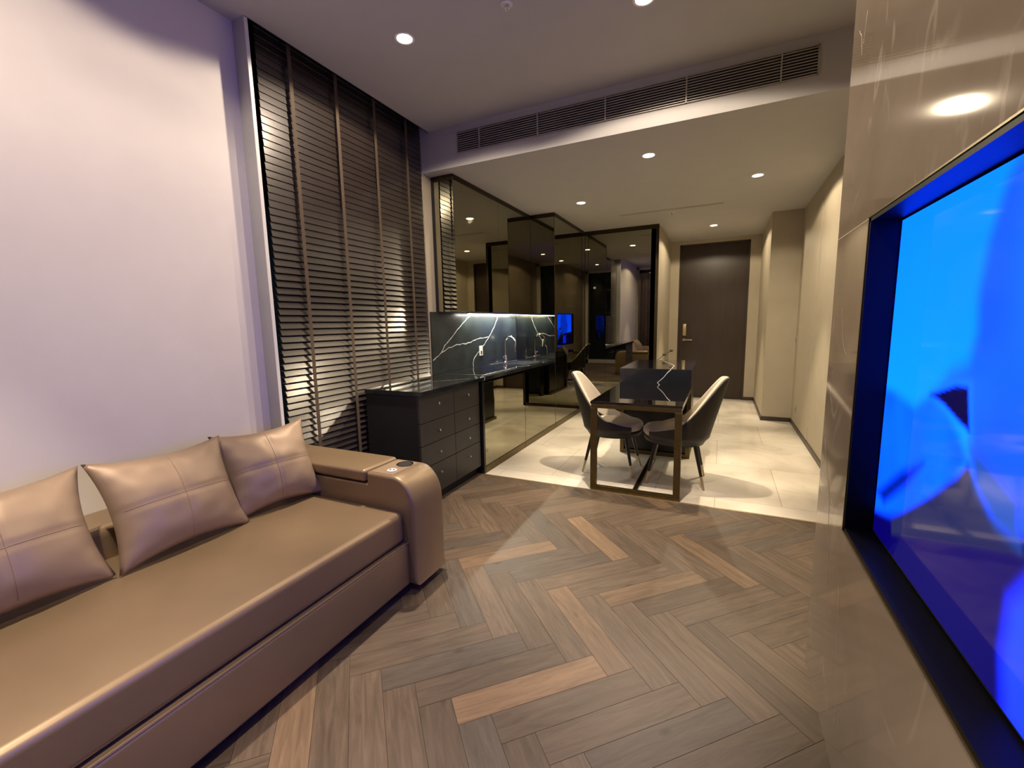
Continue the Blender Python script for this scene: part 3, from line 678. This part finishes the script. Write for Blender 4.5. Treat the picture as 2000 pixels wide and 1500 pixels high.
# tall unit
tu = thing('tall_cabinet', 'floor to ceiling bronze mirrored cabinet at the far end of the worktop', 'cabinet', (-2.2, 6.0, 0))
bm = BM(); box(bm, XK + 0.002, KX - 0.02, KY1 + 0.012, YM - 0.002, 0.0, UT); obj('body', bm, M['matt_black'], tu)
bm = BM(); box(bm, XK + 0.015, KX - 0.001, KY1, KY1 + 0.012, TOPZ + 0.002, UT - 0.03, 0.0006); obj('side_panel', bm, M['mirror'], tu)
bm = BM(); box(bm, XK + 0.015, KX - 0.001, KY1 + 0.004, KY1 + 0.012, 0.0, TOPZ + 0.002); obj('side_panel', bm, M['matt_black'], tu, label='black lower side panel')
for a, b in ((KY1 + 0.006, 6.008), (6.012, YM - 0.003)):
    bm = BM(); box(bm, KX - 0.018, KX, a, b, 0.07, UT - 0.03, 0.0006); obj('door', bm, M['mirror'], tu)
bm = BM(); box(bm, KX - 0.022, KX + 0.002, KY1 + 0.002, YM - 0.002, 0.0, 0.065, 0.001); obj('plinth', bm, M['bronze'], tu)
bm = BM(); box(bm, XK + 0.002, KX + 0.001, KY1, YM - 0.002, UT - 0.03, Z2 - 0.002, 0.001); box(bm, KX - 0.004, KX + 0.002, KY1 - 0.002, KY1 + 0.004, 0.9, UT - 0.03); obj('cornice', bm, M['bronze_dark'], tu)

# ================================================================== island
IX0, IX1, IY0, IY1 = -0.932, -0.246, 4.50, 5.57
isl = thing('kitchen_island', 'black marble kitchen island with a bronze framed base behind the dining table', 'island', ((IX0 + IX1) / 2, 5.05, 0))
bm = BM(); box(bm, IX0, IX1, IY0, IY1, 0.70, 0.90, 0.002)
ribbon(bm, [(-0.438, IY0 - 0.0006, 0.898), (-0.50, IY0 - 0.0006, 0.82), (-0.560, IY0 - 0.0006, 0.765), (-0.50, IY0 - 0.0006, 0.70)], .008, (0, -1, 0), 1, .003)
ribbon(bm, [(-0.438, IY0, .9006), (-0.44, 4.9, .9006), (-0.60, 5.4, .9006), (-0.66, 5.56, .9006)], .009, (0, 0, 1), 1, .004)
obj('countertop', bm, [M['island_stone'], M['vein']], isl)
bm = BM(); box(bm, IX0 + 0.03, IX1 - 0.03, IY0 + 0.09, IY1 - 0.02, 0.03, 0.70, 0.002); obj('body', bm, M['black'], isl)
bm = BM()
for x in (IX0 + 0.0, IX1 - 0.04): box(bm, x, x + 0.04, IY0 + 0.06, IY0 + 0.10, 0.0, 0.70, 0.001)
box(bm, IX0 + 0.04, IX1 - 0.04, IY0 + 0.06, IY0 + 0.10, 0.0, 0.04, 0.001)
box(bm, IX0, IX0 + 0.04, IY0 + 0.10, IY1 - 0.01, 0.0, 0.04, 0.001); box(bm, IX1 - 0.04, IX1, IY0 + 0.10, IY1 - 0.01, 0.0, 0.04, 0.001)
obj('base_frame', bm, M['bronze'], isl)

# ================================================================== dining table
tb = thing('dining_table', 'black glass dining table on a bronze metal frame, joined to the island', 'table', ((IX0 + IX1) / 2, 3.95, 0))
tY0 = 3.405
bm = BM(); box(bm, IX0 - 0.006, IX1 + 0.006, tY0, IY0 - 0.002, 0.722, 0.742, 0.002); obj('tabletop', bm, M['tabletop'], tb)
lw = 0.05
for x in (IX0 - 0.004, IX1 - lw + 0.004):
    bm = BM(); box(bm, x, x + lw, tY0 + 0.002, tY0 + 0.035, 0.0, 0.687, 0.0015); obj('leg', bm, M['bronze'], tb)
bm = BM(); box(bm, IX0 + lw - 0.004, IX1 - lw + 0.004, tY0 + 0.002, tY0 + 0.035, 0.0, 0.04, 0.0015); obj('foot_bar', bm, M['bronze'], tb)
bm = BM(); xm = (IX0 + IX1) / 2; box(bm, xm - 0.018, xm + 0.018, tY0 + 0.035, IY0 - 0.002, 0.0, 0.022, 0.001); obj('floor_runner', bm, M['bronze_dark'], tb)
bm = BM()
box(bm, IX0 + 0.0, IX1 - 0.0, tY0 + 0.002, tY0 + 0.035, 0.688, 0.7205, 0.001); box(bm, IX0, IX0 + 0.03, tY0 + 0.035, IY0 - 0.002, 0.688, 0.7205, 0.001); box(bm, IX1 - 0.03, IX1, tY0 + 0.035, IY0 - 0.002, 0.688, 0.7205, 0.001)
obj('apron', bm, M['bronze'], tb)

# ================================================================== dining chairs
def chair(label):
    t = thing('dining_chair', label, 'chair', (0, 0, 0), 0, 'upholstered chairs at the dining table')
    NT, NV = 48, 18; TH = math.radians(138)
    def sm(a, b, x): x = max(0, min(1, (x - a) / (b - a))); return x * x * (3 - 2 * x)
    def rim(th):
        s = abs(th); return 0.505 + 0.405 * (1 - sm(math.radians(18), math.radians(94), s)) - 0.05 * sm(math.radians(85), math.radians(138), s)
    def P(th, v, off):
        zb = 0.345; zt = rim(th); z = zb + (zt - zb) * v
        low = 0.80 + 0.20 * sm(0, 0.32, (z - zb) / 0.25)
        c, s = math.cos(th), math.sin(th)
        rx = 0.262 * low - off; ry = 0.245 * low - off
        if c < 0: rx = 0.275 * low - off
        nar = 1 - 0.20 * max(0, (z - 0.56) / 0.36) ** 1.6
        x = -rx * c; y = ry * s * nar
        lean = 0.24 * max(0, z - 0.44) * max(0, c) ** 0.5 + 0.03 * max(0, z - 0.44)
        return Vector((x - lean, y, z))
    def shell(off0, off1, vmax, vmin=0.0):
        b = BM(); A, Bq = {}, {}
        for i in range(NT + 1):
            th = -TH + 2 * TH * i / NT
            for j in range(NV + 1):
                v = vmin + (vmax - vmin) * j / NV
                A[i, j] = b.verts.new(P(th, v, off0)); Bq[i, j] = b.verts.new(P(th, v, off1))
        for i in range(NT):
            for j in range(NV):
                b.faces.new((A[i, j], A[i, j + 1], A[i + 1, j + 1], A[i + 1, j])); b.faces.new((Bq[i, j], Bq[i + 1, j], Bq[i + 1, j + 1], Bq[i, j + 1]))
        for i in range(NT):
            for j in (0, NV): 
                fs = (A[i, j], Bq[i, j], Bq[i + 1, j], A[i + 1, j]); b.faces.new(fs if j == 0 else fs[::-1])
        for j in range(NV):
            for i in (0, NT):
                fs = (A[i, j], A[i, j + 1], Bq[i, j + 1], Bq[i, j]); b.faces.new(fs if i == 0 else fs[::-1])
        bmesh.ops.recalc_face_normals(b, faces=b.faces[:]); return b
    obj('shell', shell(-0.006, 0.006, 0.985), M['taupe'], t, world=False, smooth='all')
    obj('backrest', shell(0.0065, 0.034, 1.0, 0.35), M['cream'], t, world=False, smooth='all')
    b = BM(); K = 40
    def ring(sc, z): return [b.verts.new(((0.262 if math.cos(2 * PI * k / K) > 0 else 0.215) * sc * math.copysign(abs(math.cos(2 * PI * k / K)) ** 0.85, math.cos(2 * PI * k / K)) + 0.012, 0.222 * sc * math.copysign(abs(math.sin(2 * PI * k / K)) ** 0.85, math.sin(2 * PI * k / K)), z)) for k in range(K)]
    rs = [ring(s_, z_) for s_, z_ in ((0.80, 0.400), (0.94, 0.408), (1.0, 0.43), (0.99, 0.455), (0.93, 0.472), (0.7, 0.482), (0.35, 0.486), (0.01, 0.487))]
    for a_, c_ in zip(rs[:-1], rs[1:]):
        for k in range(K): b.faces.new((a_[k], a_[(k + 1) % K], c_[(k + 1) % K], c_[k]))
    b.faces.new(rs[0][::-1]); b.faces.new(rs[-1])
    obj('seat', b, M['cream'], t, world=False, smooth='all')
    b = BM(); K = 40
    rs = [[b.verts.new(((0.255 if math.cos(2 * PI * k / K) > 0 else 0.205) * sc * math.cos(2 * PI * k / K) + 0.01, 0.215 * sc * math.sin(2 * PI * k / K), z)) for k in range(K)] for sc, z in ((0.01, 0.342), (0.75, 0.342), (0.95, 0.352), (1.0, 0.375), (1.0, 0.405))]
    for a_, c_ in zip(rs[:-1], rs[1:]):
        for k in range(K): b.faces.new((a_[k], a_[(k + 1) % K], c_[(k + 1) % K], c_[k]))
    b.faces.new(rs[-1]); b.faces.new(rs[0][::-1])
    obj('seat_pan', b, M['taupe'], t, world=False, smooth='all')
    for sx in (-1, 1):
        for sy in (-1, 1):
            p0 = Vector((sx * 0.150, sy * 0.125, 0.36)); p1 = Vector((sx * 0.228, sy * 0.185, 0.0)); pm = p0.lerp(p1, 0.70)
            b = BM(); tube(b, [p0, p0.lerp(p1, .3), pm], [0.017, 0.0155, 0.0115], 12); l = obj('leg', b, M['leg'], t, world=False, smooth=True)
            b = BM(); tube(b, [pm - (p1 - pm) * 0.001, p1 + Vector((0, 0, 0.001))], [0.0118, 0.008], 12); obj('ferrule', b, M['gold'], l, world=False, smooth=True)
    return t
c1 = chair('cream upholstered shell chair on the kitchen side of the table'); c1.location = (-0.885, 3.985, 0); c1.rotation_euler = (0, 0, -0.02)
c2 = dup(c1, (-0.318, 3.905, 0), PI + 0.03, 'cream upholstered shell chair on the corridor side of the table, back towards the wall')

# ================================================================== small sprig behind the island
vs = thing('plant_sprig', 'thin dark leafy sprig in a slim vase behind the island', 'plant', (-0.78, 5.68, 0))
bm = BM(); lathe(bm, [(0.045, 0.0), (0.05, 0.01), (0.055, 0.25), (0.035, 0.55), (0.022, 0.68), (0.026, 0.72), (0.018, 0.72), (0.016, 0.68)], (-0.78, 5.68, 0)); obj('vase', bm, M['black'], vs, smooth=True)
bm = BM(); stem = [(-0.78, 5.68, 0.60), (-0.77, 5.68, 0.78), (-0.72, 5.69, 0.88), (-0.64, 5.70, 0.95), (-0.54, 5.70, 1.01)]; tube(bm, stem, 0.0035, 6); obj('stem', bm, M['leaf'], vs, smooth=True)
bm = BM()
for cx, cz, s_ in ((-0.635, 0.955, 0.018), (-0.555, 1.005, 0.018)):
    b = BM(); bmesh.ops.create_icosphere(b, subdivisions=2, radius=1)
    for v in b.verts: v.co = Vector((cx + v.co.x * s_ * 1.3, 5.70 + v.co.y * 0.008, cz + v.co.z * s_ * 0.8))
    merge(bm, b)
obj('leaves', bm, M['leaf'], vs, smooth='all')

# ================================================================== ceiling fixtures
def downlight(x, y, z, power, colr, label, spec_cone=140):
    t = thing('downlight', label, 'light', (x, y, z), 0, 'recessed ceiling downlights')
    b = BM(); lathe(b, [(0.044, 0.0), (0.044, -0.003), (0.056, -0.0045), (0.060, -0.002), (0.060, 0.0)], (0, 0, 0), 32); obj('rim', b, M['rim'], t, world=False, smooth=True)
    b = BM(); lathe(b, [(0.0, -0.0022), (0.045, -0.0022), (0.045, -0.0035), (0.0, -0.0035)], (0, 0, 0), 28); obj('lamp_disc', b, M['lamp'], t, world=False)
    for nm, wt_, cone, bl in (('downlight_beam', W_CORE, 52, 0.55), ('downlight_spill', W_WIDE, 158, 0.14)):
        L_ = bpy.data.lights.new(nm, 'SPOT'); L_.energy = power * wt_; L_.color = colr; L_.spot_size = math.radians(cone); L_.spot_blend = bl; L_.shadow_soft_size = 0.03
        lo_ = bpy.data.objects.new(nm, L_); COL.objects.link(lo_); lo_.parent = t; lo_.location = (0, 0, -0.03)
    return t
downlight(-1.767, 2.311, Z1, P_LIVING, C_LIVING, 'recessed downlight in the living ceiling near the top of the blind')
downlight(-0.442, 2.632, Z1, P_LIVING, C_LIVING, 'recessed downlight in the living ceiling at the top edge of the photo')
downlight(-1.767, 0.27, Z1, P_LIVING * 0.8, C_LIVING, 'recessed downlight over the near end of the sofa')
downlight(-0.442, 0.27, Z1, P_LIVING * 0.8, C_LIVING, 'recessed downlight over the open floor in front of the television')
downlight(-0.605, 3.958, Z2, P_KITCHEN, C_KITCHEN, 'recessed downlight above the dining table')
downlight(0.246, 4.991, Z2, P_KITCHEN, C_KITCHEN, 'recessed downlight near the corridor wall, right of the table')
downlight(-1.514, 5.081, Z2, P_KITCHEN, C_KITCHEN, 'recessed downlight in front of the mirrored kitchen cabinets')
downlight(-0.172, 7.222, Z2, P_KITCHEN, C_KITCHEN, 'recessed downlight in front of the entrance door')

# air conditioning grille on the face of the dropped ceiling
GY = YT + 0.03
gr = thing('air_grille', 'long slatted air conditioning grille on the dropped ceiling edge', 'vent', (-0.83, GY, 2.83))
gx0, gx1, gz0, gz1 = -2.11, 0.462, 2.830, 3.000
bm = BM(); box(bm, gx0, gx1, GY - 0.002, GY + 0.001, gz0, gz1); obj('backing', bm, M['grille_back'], gr)
bm = BM(); f_ = 0.008
box(bm, gx0, gx1, GY - 0.014, GY - 0.001, gz1 - f_, gz1); box(bm, gx0, gx1, GY - 0.014, GY - 0.001, gz0, gz0 + f_ * 0.6); box(bm, gx0, gx0 + f_ * 0.7, GY - 0.014, GY - 0.001, gz0, gz1); box(bm, gx1 - f_ * 0.7, gx1, GY - 0.014, GY - 0.001, gz0, gz1)
obj('frame', bm, M['louver'], gr)
bm = BM()
for i in range(1, 10):
    z = gz0 + (gz1 - gz0) * i / 10; mt = Matrix.Translation((0, GY - 0.009, z)) @ Matrix.Rotation(math.radians(8), 4, 'X')
    box(bm, gx0 + 0.004, gx1 - 0.004, -0.006, 0.006, -0.0024, 0.0024, mtx=mt)
obj('louvers', bm, M['louver'], gr)
for x in (-1.89, -1.367, -0.834, -0.283, 0.267):
    bm = BM(); box(bm, x - 0.004, x + 0.004, GY - 0.018, GY - 0.002, gz0, gz1); obj('divider', bm, M['louver'], gr)
# slim linear diffuser
ldf = thing('linear_diffuser', 'slim grey slot diffuser in the kitchen ceiling', 'vent', (-0.64, 5.93, Z2))
bm = BM(); box(bm, -1.25, -0.03, 5.895, 5.965, Z2 - 0.004, Z2 - 0.0002, 0.001); obj('frame', bm, M['ceil'], ldf)
bm = BM()
for k in (0, 1): box(bm, -1.235, -0.045, 5.908 + k * 0.026, 5.926 + k * 0.026, Z2 - 0.0055, Z2 - 0.003)
obj('slot', bm, M['louver'], ldf)
for (x, y, z, lb) in ((-1.105, 2.337, Z1, 'small round sprinkler at the top edge of the living ceiling'), (-0.636, 6.10, Z2, 'small round sprinkler in the kitchen ceiling beside the slot diffuser')):
    t = thing('sprinkler', lb, 'sprinkler', (x, y, z), 0, 'ceiling sprinklers')
    b = BM(); lathe(b, [(0.032, 0), (0.032, -0.003), (0.026, -0.007), (0.0, -0.007)], (0, 0, 0), 24); obj('plate', b, M['white'], t, world=False, smooth=True)
    b = BM(); lathe(b, [(0.010, -0.006), (0.008, -0.018), (0.014, -0.020), (0.014, -0.022), (0.0, -0.022)], (0, 0, 0), 16); obj('nozzle', b, M['steel'], t, world=False, smooth=True)

# wall switch and socket on the right corridor wall
for y, z, h, nm, lb in ((6.665, 1.087, 0.12, 'light_switch', 'grey switch plate on the right corridor wall at hand height'), (6.30, 0.257, 0.085, 'power_outlet', 'small grey outlet plate low on the right corridor wall')):
    t = thing(nm, lb, 'switch' if nm == 'light_switch' else 'socket', (XR, y, z))
    xo = XR if y > 6.6 else XR - 0.006
    b = BM(); box(b, xo - 0.010, xo, y - 0.035, y + 0.035, z - h / 2, z + h / 2, 0.002); obj('face_plate', b, M['louver'], t)
    b = BM(); box(b, xo - 0.012, xo - 0.0095, y - 0.018, y + 0.018, z - h / 4, z + h / 4, 0.001); obj('rocker' if nm == 'light_switch' else 'socket_insert', b, M['bronze'], t)
